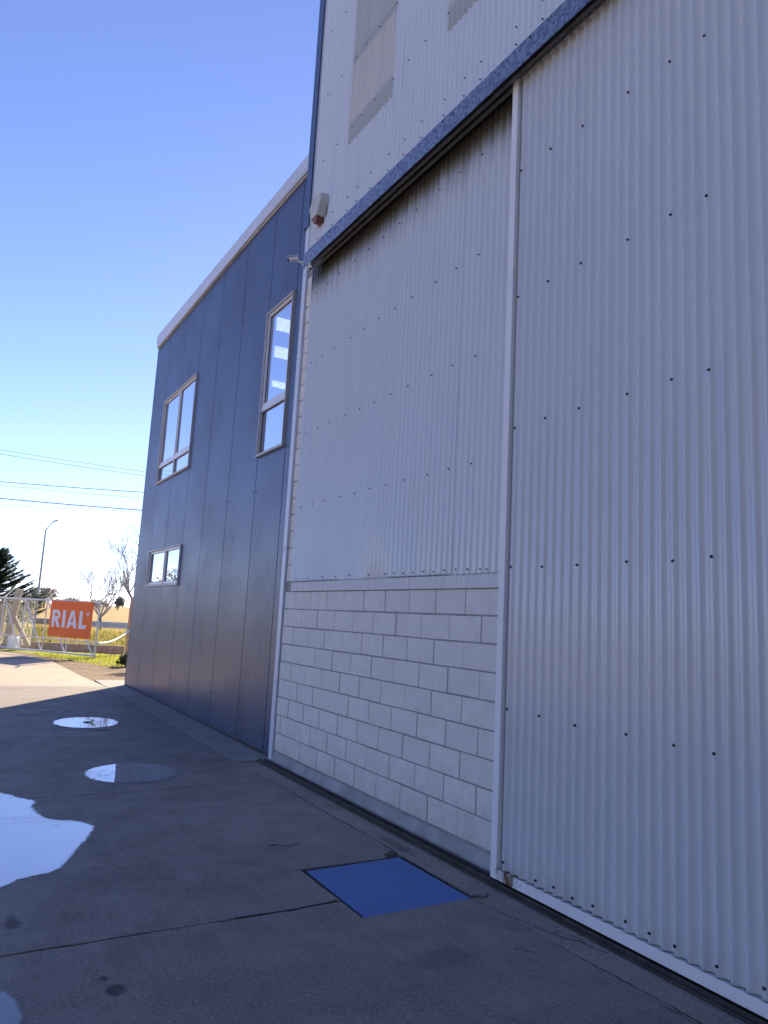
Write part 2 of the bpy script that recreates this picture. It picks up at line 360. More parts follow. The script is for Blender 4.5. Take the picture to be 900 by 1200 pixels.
def crack(pts, w):                       # hairline cracks and chipped joints
    m = MB(); P = [Vector(pts[0])]
    for a, b in zip(pts[:-1], pts[1:]):
        a, b = Vector(a), Vector(b); n = max(2, int((b-a).length/.03))
        for i in range(1, n+1): P.append(a+(b-a)*(i/n)+Vector((random.uniform(-.006, .006), random.uniform(-.006, .006))))
    L = []; R_ = []
    for i, p in enumerate(P):
        d = (P[min(i+1, len(P)-1)]-P[max(i-1, 0)]).normalized(); nn = Vector((-d.y, d.x))*w*random.uniform(.15, 1.0); L.append(p+nn); R_.append(p-nn)
    for i in range(len(P)-1): m.poly([(L[i].x, L[i].y, .0012), (L[i+1].x, L[i+1].y, .0012), (R_[i+1].x, R_[i+1].y, .0012), (R_[i].x, R_[i].y, .0012)])
    o = m.build('crack', 'joint_dirt'); o.parent = yard
crack([(2.97, 3.80), (3.02, 3.45), (3.07, 3.2), (3.15, 3.05), (3.17, 2.9)], .004); crack([(3.07, 3.2), (3.13, 3.22), (3.17, 3.1), (3.15, 3.02)], .003)
crack([(3.0, 4.74), (3.01, 5.3), (2.99, 5.9), (3.01, 6.6), (3.0, 7.6)], .004); crack([(2.90, 4.73), (2.99, 4.76)], .018); crack([(2.99, 3.82), (3.06, 3.78), (3.10, 3.80)], .012)
crack([(3.0, 2.9), (3.03, 2.4), (2.99, 1.8)], .005); crack([(2.19, 4.08), (1.9, 4.05), (1.55, 4.07)], .012); crack([(2.24, 5.21), (2.29, 5.15), (2.38, 5.14)], .006); crack([(2.75, 3.15), (2.82, 3.05)], .004)
# concrete drive beyond, sunlit, out to the gate
m = MB(); m.poly([(-14, 16.3, -.004), (3.0, 16.3, -.004), (2.86, 18.5, -.004), (2.74, 23.4, -.004), (2.1, 26.4, -.004), (.6, 29.4, -.004), (-14, 34, -.004)])
structure(m.build('driveway', 'lot_concrete'))
m = MB(); m.poly([(2.6, 17.3, -.03), (9, 17.3, -.03), (9, 23.5, -.03), (5.4, 23.2, -.03), (3.6, 24.2, -.03), (1.6, 28.5, -.03), (1.2, 28.4, -.03)])
structure(m.build('soil_patch', 'soil'))
m = MB(); m.poly([tuple(along(20.5, 1.5, -.045)), tuple(along(20.5, 8, -.045)), tuple(along(29, 10, -.045)), tuple(along(29, -40, -.045)), tuple(along(23.6, -40, -.045)), tuple(along(23.2, -11, -.045))])
structure(m.build('lawn', 'turf'))
# grassy bank and road beyond the low wall
def bank_z(d): return -.05 + .55*max(0, 1-abs(d-32.5)/4.2)
NB = 90; m = MB(); rows = [28.0, 29, 30, 31, 32.5, 34, 35.5, 37]
for i in range(NB+1):
    s = -45 + i
    for d in rows: m.v.append(tuple(along(d, s, bank_z(d) + random.uniform(-.05, .05))))
nr = len(rows)
for i in range(NB):
    for j in range(nr-1): m.f.append((i*nr+j, i*nr+j+1, (i+1)*nr+j+1, (i+1)*nr+j))
structure(m.build('grass_bank', 'turf', smooth=True))
m = MB(); m.poly([tuple(along(40.5, -400, -.06)), tuple(along(40.5, 300, -.06)), tuple(along(49, 300, -.06)), tuple(along(49, -400, -.06))]); structure(m.build('road', 'asphalt'))

# grass blades
def blades(name, mat, n, pick, h, w):
    m = MB()
    for _ in range(n):
        p = pick(); a = random.uniform(0, 2*PI); L = h*random.uniform(.5, 1.3); t_ = Vector((math.cos(a), math.sin(a), 0)); lean = Vector((random.uniform(-.5, .5), random.uniform(-.5, .5), 1))*L
        m.poly([p-t_*w, p+t_*w, p+lean*.6+t_*w*.6, p+lean])
    o = m.build(name, mat); o['kind'] = 'stuff'; o['label'] = name.replace('_', ' '); return o
def lawn_pick():
    while True:
        d = random.uniform(20.6, 25.5); s = random.uniform(-11.5, -4.5)
        p = along(d, s, -.045)
        if p.x > 2.6 and p.y > 21.5 and p.x+.35*p.y > 11.6: return p
o = blades('lawn_grass', 'grass_blade', 9000, lawn_pick, .09, .008); o['label'] = 'short bright green grass growing at the foot of the gate'; o['category'] = 'grass'
def bank_pick():
    d = random.uniform(28.2, 36.5); return along(d, random.uniform(-22, -6), bank_z(d)-.02)
o = blades('bank_grass', 'bank_blade', 16000, bank_pick, .26, .015); o['label'] = 'rough yellow green grass on the bank below the guardrail'; o['category'] = 'grass'

# ------------------------------------------------------------------ puddles
def puddle(outline, mat='water', z=.0035, sub=5, step=.022, feather=.10):
    pts = [Vector(p) for p in outline]; n = len(pts); fine = []
    for i in range(n):                      # Catmull-Rom smoothing plus a ragged edge
        p0, p1, p2, p3 = pts[i-1], pts[i], pts[(i+1) % n], pts[(i+2) % n]
        for k in range(sub):
            t_ = k/sub; q = .5*((2*p1)+(p2-p0)*t_+(2*p0-5*p1+4*p2-p3)*t_*t_+(3*p1-p0-3*p2+p3)*t_**3)
            fine.append((q.x+random.uniform(-.006, .006), q.y+random.uniform(-.008, .008)))
    A = np.array(fine); B = np.roll(A, -1, 0); lo, hi = A.min(0)-.06, A.max(0)+.06
    gx = np.arange(lo[0], hi[0], step); gy = np.arange(lo[1], hi[1], step)
    X, Y = np.meshgrid(gx, gy, indexing='ij'); P = np.stack([X.ravel(), Y.ravel()], 1)
    D = np.full(len(P), 9.0); inside = np.zeros(len(P), bool)
    for a, b in zip(A, B):
        ab = b-a; t_ = np.clip(((P-a)@ab)/max(1e-12, ab@ab), 0, 1); D = np.minimum(D, np.linalg.norm(P-a-t_[:, None]*ab, axis=1))
        if a[1] != b[1]: inside ^= ((a[1] > P[:, 1]) != (b[1] > P[:, 1])) & (P[:, 0] < (b[0]-a[0])*(P[:, 1]-a[1])/(b[1]-a[1])+a[0])
    S = np.where(inside, D, -D); ny = len(gy); keep = {}; m = MB(); rim = []
    def vid(k):
        if k not in keep: keep[k] = len(m.v); m.v.append((P[k, 0], P[k, 1], z)); rim.append(max(-.3, min(1.0, S[k]/feather)))
        return keep[k]
    for i in range(len(gx)-1):
        for j in range(ny-1):
            q = (i*ny+j, (i+1)*ny+j, (i+1)*ny+j+1, i*ny+j+1)
            if max(S[k] for k in q) > -.02: m.f.append(tuple(vid(k) for k in q))
    o = m.build('puddle', mat, smooth=True); a = o.data.attributes.new('rim', 'FLOAT', 'POINT'); a.data.foreach_set('value', rim)
    return structure(o)
puddle([(.62, 7.36), (.75, 7.14), (.85, 6.98), (.81, 6.78), (.84, 6.55), (.91, 6.39), (1.04, 6.31), (1.16, 6.14), (1.15, 5.97), (1.06, 5.74), (.95, 5.48), (.84, 5.22), (.74, 5.12), (.60, 5.08), (.50, 5.0), (.38, 4.93), (.05, 4.95), (-.35, 5.3), (-.45, 6.2), (-.3, 7.0), (.1, 7.45), (.42, 7.5)])
def ell(cx, cy, rx, ry, rot, n=18): return [(cx+rx*math.cos(a)*math.cos(rot)-ry*math.sin(a)*math.sin(rot), cy+rx*math.cos(a)*math.sin(rot)+ry*math.sin(a)*math.cos(rot)) for a in [2*PI*i/n for i in range(n)]]
puddle(ell(1.875, 11.34, .46, .54, -.1)); puddle(ell(1.80, 7.88, .48, .50, -.3))
puddle([(.30, 3.80), (.42, 3.70), (.46, 3.58), (.46, 3.42), (.36, 3.3), (.1, 3.25), (-.1, 3.4), (-.15, 3.7), (.1, 3.85)], 'thin_water')
m = MB(); m.tube([(1.84, 11.36, .008), (1.89, 11.31, .012), (1.94, 11.29, .014)], [.005, .010, .006], 6); m.tube([(1.93, 11.29, .012), (1.96, 11.28, .03), (1.97, 11.30, .05)], [.010, .009, .005], 6)
tag(m.build('twig', 'bark'), 'short dark broken twig lying in the farthest oval puddle', 'twig')

# ------------------------------------------------------------------ floor hatch
h = thing('floor_hatch', (2.56, 4.22, 0), 'blue painted steel cover plate let into the dark concrete floor', 'floor hatch')
m = MB(); m.prism([(2.225, 3.804, -.03), (2.972, 3.804, -.03), (2.965, 4.634, -.03), (2.235, 4.615, -.03)], (0, 0, .028)); m.build('plate', 'hatch_blue', h, .0015)
m = MB()
for a, b in (((2.20, 3.788), (2.955, 3.788)), ((2.985, 3.84), (2.992, 4.64)), ((2.97, 4.655), (2.2, 4.63)), ((2.224, 4.605), (2.213, 3.815))): m.bar((*a, -.022), (*b, -.022), .02, .03)
m.build('frame', 'joint_dirt', h)

# ------------------------------------------------------------------ corrugated sheets
PITCH_C = .0765; PH = 3.848
def sheet(y0, y1, z0, z1, xf, amp=.0135, proud=0.0, seg=10, seed=0, zs=.45):
    """wavy sheet facing -x; xf is the crest plane"""
    rs = random.Random(seed); m = MB(); ny = int(round((y1-y0)/PITCH_C*seg)); nz = max(1, int((z1-z0)/zs))
    zr = [z0, z0+.012] + [z0+(z1-z0)*k/nz for k in range(1, nz)] + [z1-.012, z1]; nz = len(zr)-1
    w = [rs.uniform(-.0014, .0014) for _ in range(nz+1)]; w2 = [rs.uniform(-.0016, .0016) for _ in range(nz+1)]
    for i in range(ny+1):
        y = y0 + (y1-y0)*i/ny; c = math.cos(2*PI*(y-PH)/PITCH_C)
        c = 1-2*abs(math.sin(PI*(y-PH)/PITCH_C))**1.35
        for k in range(nz+1):
            u = (y-y0)/(y1-y0)
            m.v.append((xf - proud + amp*(1-c) + w[k]*math.sin(PI*u) + w2[k]*math.sin(2*PI*u), y + w2[k]*.6, zr[k]))
    for i in range(ny):
        for k in range(nz): a = i*(nz+1)+k; m.f.append((a, a+1, a+nz+2, a+nz+1))
    return m
def build_sheet(m, name, mat, parent):
    o = m.build(name, mat, parent, smooth=True)
    s = o.modifiers.new('thick', 'SOLIDIFY'); s.thickness = .0016; s.offset = 1 if False else 0
    return o
def crest(y): return PH + round((y-PH)/PITCH_C)*PITCH_C
def add_screw(m, x, y, z, r=.0085):
    for rr, d0, d1 in ((r, 0, .003), (r*.62, .003, .009)):
        m.prism([(x-d0, y+rr*math.cos(2*PI*i/7), z+rr*math.sin(2*PI*i/7)) for i in range(7)], (d0-d1, 0, 0))

# ------------------------------------------------------------------ warehouse
TOP = 10.6
wh = thing('warehouse', (WX, 0, 0), 'tall warehouse clad in white corrugated sheets above a painted block wall', 'warehouse')
YC = 8.06                                # corner next to the office
m = MB()                                # masonry core behind the blocks, jambs
m.box(WX+.0055, WX+.20, 3.72, 8.036, .0, 1.925); m.box(WX+.012, WX+.20, 3.72, 8.036, 1.925, 5.95)
m.build('masonry_core', 'mortar', wh)
m = MB(); m.box(WX+.2, WX+16, -14, YC-.01, 5.95, TOP-.05); m.box(WX+.2, WX+16, -14, -.9, 0, 5.95); m.box(WX+.21, WX+16, 3.74, YC-.01, 0, 5.95); m.box(WX+6, WX+16, -.9, 3.74, 0, 5.95)
m.build('hall_shell', 'room_paint', wh)
# roof
m = MB(); m.prism([(WX-.12, -14.1, TOP-.05), (WX-.12, -14.1, TOP+.02), (WX+8, -14.1, TOP+1.6), (WX+16.1, -14.1, TOP+.02), (WX+16.1, -14.1, TOP-.05)], (0, 14.1+YC+.12, 0)); m.build('roof', 'white_sheet', wh)
# concrete blocks
def block_mesh(length):
    m = MB(); m.box(0, .10, 0, length, 0, .1895); o = m.build('block', 'block_paint', None, .0045, seg=2)
    me = o.data; bpy.data.objects.remove(o); return me
meshes = {}
def place_block(y0, y1, z, x=WX):
    L = round(y1-y0, 2)
    if L < .03: return
    if L not in meshes: meshes[L] = block_mesh(L)
    o = bpy.data.objects.new('block', meshes[L]); COL.objects.link(o); o.parent = wh
    o.location = (x-WX+random.uniform(-.0025, .0025), y0+random.uniform(-.0015, .0015), z+random.uniform(-.0015, .0015)); o.rotation_euler = (random.uniform(-.005, .005), random.uniform(-.006, .006), random.uniform(-.006, .006))
gap = .009
zt = [1.93, 1.775, 1.578, 1.383, 1.178, .982, .780, .576, .366, .128]
zc = [1.9305-.2003*k for k in range(10)]
YEND = 8.035
for k in range(9):
    z0 = zc[k+1]; j0 = 3.713 if k % 2 == 0 else 3.508
    y = j0
    while y < YEND-.02:
        a, b = max(y, 3.74)+.0072, min(y+.4, YEND)-.0072
        place_block(a, b, z0+gap/2); y += .4
z = 2.045; k = 0
while z < 5.75:                          # toothed pier between the flashing and the sheets
    if k % 2: place_block(7.70, YEND, z+gap/2, WX+.004)
    else: place_block(7.78, YEND, z+gap/2, WX+.004)
    z += .2; k += 1
m = MB(); m.box(WX-.018, WX+.03, 3.74, YEND-.19, 1.9315, 2.036); m.build('lintel', 'painted_render', wh, .006)
m = MB(); m.prism([(WX+.04, 3.70, .002), (WX-.050, 3.70, .002), (WX-.040, 3.70, .03), (WX-.004, 3.70, .112), (WX+.04, 3.70, .124)], (0, 8.02-3.70, 0)); m.build('plinth', 'plinth_render', wh, .005)
# infill sheets below the rail
scr = MB(); XI = WX-.030
for i, (a, b) in enumerate(((3.72, 4.70), (4.68, 5.68), (5.66, 6.66), (6.64, 7.83))):
    build_sheet(sheet(a, b, 2.035+.006*(i % 2), 5.97, XI, proud=.0012*(i % 2), seed=10+i), 'infill_sheet', 'stained_sheet', wh)
for z in (2.075, 2.90, 3.77, 4.63, 5.51):
    for y in (4.45, 4.74, 5.05, 5.41, 5.72, 6.02, 6.37, 6.68, 7.0, 7.35, 7.66): add_screw(scr, XI, crest(y+(.03 if z > 2.1 else 0)), z+random.uniform(-.006, .006))
for y in (4.2, 4.33, 4.6, 4.9, 5.2, 5.56): add_screw(scr, XI, crest(y), 2.07+random.uniform(-.004, .008), .007)
# upper cladding with translucent sheets
XU = WX-.022
edges = [(8.06, 7.06), (7.07, 6.11), (6.12, 5.10), (5.11, 4.14), (4.15, 3.16), (3.17, 2.18), (2.19, 1.20), (1.21, .22), (.23, -.76), (-.75, -1.74), (-1.73, -2.72), (-2.71, -3.7), (-3.69, -6), (-5.99, -8.3), (-8.29, -14)]
for i, (b, a) in enumerate(edges):
    if i in (1, 3, 7):
        build_sheet(sheet(a, b, 7.12, TOP-.02, XU, amp=.014, proud=.003, seed=60+i), 'skylight_sheet', 'skylight_plastic', wh)
        build_sheet(sheet(a, b, 5.96, 7.16, XU, proud=0, seed=40+i), 'cladding_sheet', 'white_sheet', wh)
    else: build_sheet(sheet(a, b, 5.96, TOP-.02, XU, proud=.0015*(i % 2), seed=40+i, seg=10 if a > -4 else 4), 'cladding_sheet', 'white_sheet', wh)
for z in (6.25, 6.42, 7.30, 8.2, 9.1, 10.0):
    for y in (7.72, 7.36, 7.02, 6.74, 6.44, 6.04, 5.74, 5.44, 5.05, 4.80, 4.54, 4.09, 3.78, 3.47, 3.1, 2.8, 2.5): add_screw(scr, XU-.001, crest(y), z+random.uniform(-.008, .008))
m = MB(); m.box(WX-.012, WX+16.0, -14.05, -14.0, 0, TOP); m.build('end_wall', 'white_sheet', wh)
# blue corner flashing
m = MB(); m.prism([(WX-.045, 8.035, 6.55), (WX-.045, 8.185, 6.55), (WX+.25, 8.185, 6.55), (WX+.25, 8.175, 6.55), (WX-.035, 8.175, 6.55), (WX-.035, 8.035, 6.55)], (0, 0, TOP-6.55+.03)); m.build('corner_trim', 'trim_blue', wh, .002)
# white flashing posts at the joint with the office
m = MB(); m.box(WX-.024, WX+.03, 8.037, 8.145, 2.45, 6.62); m.build('flashing', 'flashing_white', wh, .006)
m = MB(); m.box(WX-.018, WX+.03, 8.050, 8.155, .012, 2.449); m.build('flashing', 'flashing_white', wh, .006)
for z in (.9, 2.42, 3.6, 4.8, 6.0): add_screw(scr, WX-.024 if z > 2.45 else WX-.018, 8.10, z, .007)
# door rail: galvanised cover with the running track under it
m = MB(); XRL = 3.14; Y0R = 7.62
m.prism([(XRL, -6.2, 5.745), (XRL, -6.2, 5.925), (XRL+.02, -6.2, 5.945), (WX+.02, -6.2, 5.965), (WX+.02, -6.2, 5.957), (XRL+.022, -6.2, 5.937), (XRL+.006, -6.2, 5.922), (XRL+.006, -6.2, 5.745)], (0, Y0R+6.2, 0)); m.build('rail_cover', 'galvanised', wh)
m = MB(); m.box(XRL+.075, XRL+.085, -6.2, Y0R-.03, 5.80, 5.93); m.box(XRL+.165, XRL+.175, -6.2, Y0R-.03, 5.80, 5.93); m.box(XRL+.075, XRL+.108, -6.2, Y0R-.03, 5.792, 5.80); m.box(XRL+.142, XRL+.175, -6.2, Y0R-.03, 5.792, 5.80); m.box(XRL+.085, XRL+.165, -6.2, Y0R-.03, 5.915, 5.93)
m.build('rail_track', 'rail_brown', wh)
m = MB()
for y in (7.5, 6.4, 5.3, 4.2, 3.1, 2.0, .9, -.2): m.box(XRL+.175, WX-.03, y-.02, y+.02, 5.83, 5.93)
m.build('rail_brackets', 'track_steel', wh)
for y in (6.95, 5.85, 4.75, 3.65, 2.5): add_screw(scr, XRL, y, 5.90)
scr.build('screws', 'screw_steel', wh, kind='stuff')
# guide channel in the floor
m = MB(); m.box(WX-.165, WX-.060, -6.2, 8.12, .001, .016); m.box(WX-.150, WX-.140, -6.2, 8.11, .016, .034); m.box(WX-.085, WX-.075, -6.2, 8.11, .016, .034)
tag(m.build('floor_guide', 'track_steel'), 'long dark steel guide channel along the foot of the block wall', 'door guide')

# ------------------------------------------------------------------ sliding door
XD = 3.262; DY0, DY1, DZ0, DZ1 = -.35, 3.968, .040, 5.845
dr = thing('sliding_door', (XD, 1.8, 0), 'tall sliding door of white corrugated steel with rusty bottom corner hanging from rail', 'sliding door')
m = MB(); m.box(XD-.011, XD+.035, DY1-.062, DY1, DZ0, DZ1); m.build('frame_stile', 'rusty_frame', dr, .003)
m = MB(); m.box(XD-.011, XD+.035, DY0, DY0+.062, DZ0, DZ1); m.build('frame_stile', 'rusty_frame', dr, .003)
m = MB(); m.box(XD-.010, XD+.034, DY0+.063, DY1-.063, DZ0+.001, DZ0+.062); m.build('bottom_rail', 'rusty_frame', dr, .003)
m = MB(); m.box(XD+.012, XD+.034, DY0+.063, DY1-.063, DZ1-.06, DZ1); m.build('top_rail', 'rusty_frame', dr, .003)
ds = MB(); XS = XD-.004
for i, (b, a) in enumerate(((3.893, 2.915), (2.925, 1.935), (1.945, .955), (.965, DY0+.066))):
    build_sheet(sheet(a, b, DZ0+.070-.002*(i % 2), DZ1, XS, proud=.003*(i % 2), seed=80+i, zs=.5), 'door_sheet', 'door_paint', dr)
dy = [3.845, 3.547, 3.25, 2.868, 2.572, 2.28, 1.88, 1.57, 1.27, .88, .58]
for z in (.155, 1.112, 2.056, 3.04, 4.01, 4.99):
    for y in dy: add_screw(ds, XS-.0005, crest(y), z+random.uniform(-.008, .008), .009)
for y in (3.4, 3.1, 2.72, 2.1, 1.72): add_screw(ds, XS, crest(y), .158, .009)
ds.build('screws', 'screw_steel', dr, kind='stuff')

# ------------------------------------------------------------------ office
OX = 3.42; OY1 = 16.47
off = thing('office_building', (OX, 12, 0), 'dark slate blue panel clad office block with three aluminium windows', 'building')
def fz(y): return 7.46 + (y-8.2)/(OY1-8.2)*.18          # underside of the fascia climbs slightly away
cols = [(8.235, 8.452, ()), (8.46, 9.43, ((3.80, 5.87),)), (9.437, 10.597, ()), (10.604, 11.777, ()), (11.784, 12.917, ()), (12.924, 14.107, ((2.10, 2.80), (4.21, 5.96))), (14.114, 15.307, ((2.10, 2.80), (4.21, 5.96))), (15.314, OY1, ())]
def panel(y0, y1, holes):
    m = MB(); rib = .0475; n = max(2, int((y1-y0)/rib)); prof = []
    for i in range(n):
        a = y0+(y1-y0)*i/n; w = (y1-y0)/n
        prof += [(a+w*.05, .0), (a+w*.40, .0), (a+w*.50, .0028), (a+w*.90, .0028)]
    prof = [(y0+.004, .02), (y0+.005, 0)] + prof[1:-1] + [(y1-.005, 0), (y1-.004, .02)]
    zl = [.035]
    for h0, h1 in sorted(holes): zl += [h0, h1]
    zl.append(None)
    for k in range(0, len(zl), 2):
        m = MB(); a, b = zl[k], zl[k+1]; base = len(m.v)
        for y, d in prof: m.v.append((OX+d, y, a)); m.v.append((OX+d, y, b if b else fz(y)+.05))
        for i in range(len(prof)-1): q = base+2*i; m.f.append((q, q+1, q+3, q+2))
        m.build('wall_panel', 'slate_panel', off)
for c in cols: panel(*c)
m = MB()                                # dark backing behind the panel seams, broken at the windows
for a, b, hs in ((8.2, 8.46, ()), (8.46, 9.43, ((3.80, 5.87),)), (9.43, 12.924, ()), (12.924, 15.307, ((2.10, 2.80), (4.21, 5.96))), (15.307, OY1-.01, ())):
    zz = [0.0]
    for h0, h1 in hs: zz += [h0, h1]
    zz.append(7.45)
    for k in range(0, len(zz), 2): m.box(OX+.021, OX+.10, a, b, zz[k], zz[k+1])
m.build('wall_core', 'seam_black', off)
m = MB(); m.box(OX-.006, OX+.05, 8.2, OY1-.02, .001, .03); m.build('base_strip', 'track_steel', off)
m = MB(); m.box(OX-.004, OX+.08, OY1+.002, OY1+.05, 0, fz(OY1)+.04); m.build('corner_trim', 'trim_blue', off, .003)
# other sides, floor, ceiling
m = MB(); m.box(OX+.1, OX+9, OY1-.12, OY1+.03, 0, 7.5); m.build('end_wall', 'slate_panel', off)
m = MB(); m.box(OX+8.9, OX+9.02, 8.2, OY1-.13, 0, 7.5); m.build('back_wall', 'slate_panel', off)
m = MB(); m.box(OX+.1, OX+8.9, 8.2, OY1-.13, 6.42, 6.5); m.box(OX+.1, OX+8.9, 8.2, OY1-.13, 3.1, 3.25); m.box(OX+5, OX+5.1, 8.2, OY1-.13, 0, 6.42); m.build('interior', 'room_paint', off)
for k, y in enumerate((10.66, 11.88, 13.75)):
    m = MB(); m.box(3.98+k*.2, 6.2, y, y+(.40 if k < 2 else .22), 6.36, 6.418); m.build('ceiling_light', 'lamp_panel', off)
m = MB(); m.prism([(OX-.05, 8.2, 7.5), (OX+9.1, 8.2, 7.5), (OX+9.1, 8.2, 7.65), (OX-.05, 8.2, 7.62)], (0, OY1-8.2, 0)); m.build('roof', 'fascia_white', off)
ft = lambda y: 7.692 + (y-8.2)/(OY1-8.2)*.135
ysf = [8.19, 8.42, 12.0, 15.5, OY1+.10]
for a, b in zip(ysf[:-1], ysf[1:]):
    m = MB(); q = lambda y: [(OX-.045, y, fz(y)), (OX-.045, y, ft(y)), (OX-.03, y, ft(y)+.012), (OX+.12, y, ft(y)+.012), (OX+.12, y, fz(y)+.02), (OX-.02, y, fz(y)+.02), (OX-.02, y, fz(y))]
    A, B = q(a+.003), q(b-.003); k = len(A); m.v = A+B; m.f = [tuple(range(k)), tuple(range(2*k-1, k-1, -1))] + [(i, (i+1) % k, k+(i+1) % k, k+i) for i in range(k)]
    m.build('fascia', 'fascia_white', off)
m = MB(); m.prism([(OX-.018, 8.25, fz(8.25)-.03), (OX-.018, 8.25, fz(8.25)-.004), (OX-.001, 8.25, fz(8.25)-.004), (OX-.001, 8.25, fz(8.25)-.03)], (0, OY1-8.25, fz(OY1)-fz(8.25))); m.build('drip_trim', 'window_casing', off)
# panel fixings in pairs beside the seams
m = MB()
for y in (9.43, 10.6, 11.78, 12.92, 14.11, 15.31):
    for z in (.5, 3.3, 6.15):
        for d in (-.06, .07): add_screw(m, OX, y+d, z, .008)
m.build('screws', 'screw_steel', off, kind='stuff')
def ring(y0, y1, z0, z1, t_, x0, x1):
    m = MB(); m.box(x0, x1, y0, y0+t_, z0, z1); m.box(x0, x1, y1-t_, y1, z0, z1); m.box(x0, x1, y0+t_, y1-t_, z0, z0+t_); m.box(x0, x1, y0+t_, y1-t_, z1-t_, z1); return m
def pane_box(y0, y1, z0, z1, x):
    m = MB(); m.box(x, x+.006, y0, y1, z0, z1); return m
def window(y0, y1, z0, z1, label, mull, transom):
    w = ring(y0, y1, z0, z1, .020, OX-.034, OX+.11).build('window', 'window_casing', off, .002); w['label'] = label
    m = MB(); m.box(OX-.042, OX+.0, y0-.025, y1+.025, z0-.022, z0-.001); m.build('sill', 'window_casing', w, .002)
    a, b, c, d = y0+.021, y1-.021, z0+.021, z1-.021
    ysp = [a, b] if mull is None else [a, mull, b]; zsp = [c, d] if transom is None else [c, transom, d]
    if transom is not None:
        m = MB(); m.box(OX-.012, OX+.042, a, b, transom-.035, transom+.035); m.build('transom', 'aluminium', w, .002)
    if mull is not None:
        m = MB(); m.box(OX-.016, OX+.046, mull-.022, mull+.022, c, (transom-.036) if transom else d); m.build('mullion', 'aluminium', w, .002)
        if transom: m = MB(); m.box(OX-.016, OX+.046, mull-.022, mull+.022, transom+.036, d); m.build('mullion', 'aluminium', w, .002)
    for i in range(len(ysp)-1):
        for k in range(len(zsp)-1):
            p0 = ysp[i]+(.023 if i else 0); p1 = ysp[i+1]-(.023 if i+1 < len(ysp)-1 else 0)
            q0 = zsp[k]+(.036 if k else 0); q1 = zsp[k+1]-(.036 if k+1 < len(zsp)-1 else 0)
            big = not (transom and k == 0)
            if big: ring(p0+.001, p1-.001, q0+.001, q1-.001, .040, OX-.004+.010*i, OX+.034).build('sash', 'aluminium', w, .002)
            e = .043 if big else .006
            pane_box(p0+e, p1-e, q0+e, q1-e, OX+.020).build('pane', 'window_glass', w)
            ring(p0+e-.004, p1-e+.004, q0+e-.004, q1-e+.004, .010, OX+.016, OX+.028).build('gasket', 'rubber', w)
window(12.925, 15.306, 4.21, 5.96, 'upper pair of tall panes over two short ones', 14.08, 4.56)
window(8.50, 9.428, 3.80, 5.87, 'narrow tall window reflecting white ceiling lights', None, 4.46)
window(12.925, 15.306, 2.10, 2.80, 'low small sliding window near the far corner', 14.06, None)

# ------------------------------------------------------------------ unseen dark shed added behind the camera to block light
nb = thing('light_blocker_shed', (-12, -17, 0), 'dark grey unseen shed added behind the viewer to block light', 'shed')
m = MB(); m.box(-34, 3.2, -30, -13, 0, 10.5); m.build('walls', 'blocker_grey', nb)
m = MB(); m.prism([(-34.4, -30.4, 10.51), (-34.4, -12.6, 10.51), (-34.4, -12.6, 10.7), (-34.4, -22, 12.6), (-34.4, -30.4, 10.7)], (38, 0, 0)); m.build('roof', 'blocker_grey', nb)
for x in (-28, -18, -8): m = MB(); m.box(x-2, x+2, -13.0, -12.92, .02, 4.4); m.build('blocker_shutter', 'slate_panel', nb)

# ------------------------------------------------------------------ siren, camera
s = thing('alarm_siren', (WX-.02, 7.68, 6.42), 'beige wall siren with rust red lens on the white cladding above the rail', 'alarm siren')
m = MB(); x0 = WX-.022
f = [(x0-.11, 7.59, 6.465), (x0-.11, 7.77, 6.465), (x0-.11, 7.83, 6.62), (x0-.10, 7.79, 6.73), (x0-.09, 7.70, 6.755), (x0-.09, 7.60, 6.755), (x0-.10, 7.53, 6.71), (x0-.11, 7.52, 6.60)]
b = [(x0, y*1.0+(y-7.675)*.10, z+(z-6.6)*.10) for _, y, z in f]
k = len(f); m.v = f+b; m.f = [tuple(range(k)), tuple(range(2*k-1, k-1, -1))]+[(i, (i+1) % k, k+(i+1) % k, k+i) for i in range(k)]
m.build('housing', 'siren_beige', s, .008, seg=3)
m = MB(); lf = [(x0-.10, 7.60, 6.46), (x0-.10, 7.76, 6.46), (x0-.085, 7.72, 6.40), (x0-.085, 7.63, 6.40)]; lb = [(x0, y, z) for _, y, z in lf]
m.v = lf+lb; m.f = [(0, 1, 2, 3), (7, 6, 5, 4)]+[(i, (i+1) % 4, 4+(i+1) % 4, 4+i) for i in range(4)]; m.build('lens', 'siren_lens', s, .010, seg=3)
c = thing('security_camera', (3.30, 8.06, 6.08), 'small white bullet camera on a bracket at the end of the rail', 'security camera')
m = MB(); m.tube([(3.345, 8.05, 6.05), (3.325, 8.05, 6.05)], .045, 12); m.tube([(3.33, 8.05, 6.05), (3.27, 8.06, 6.045), (3.235, 8.075, 6.075)], .014, 8); m.build('bracket', 'cctv_white', c, smooth=False)
m = MB(); m.tube([(3.25, 8.06, 6.085), (3.14, 8.104, 6.053)], .029, 14); m.build('body', 'cctv_white', c, .006)
m = MB(); m.prism([(3.24, 8.03, 6.120), (3.24, 8.095, 6.121), (3.125, 8.142, 6.088), (3.125, 8.077, 6.087)], (0, 0, .006)); m.build('sunshield', 'cctv_white', c)
m = MB(); m.tube([(3.1399, 8.1041, 6.053), (3.130, 8.108, 6.050)], .026, 14); m.build('lens', 'rubber', c)

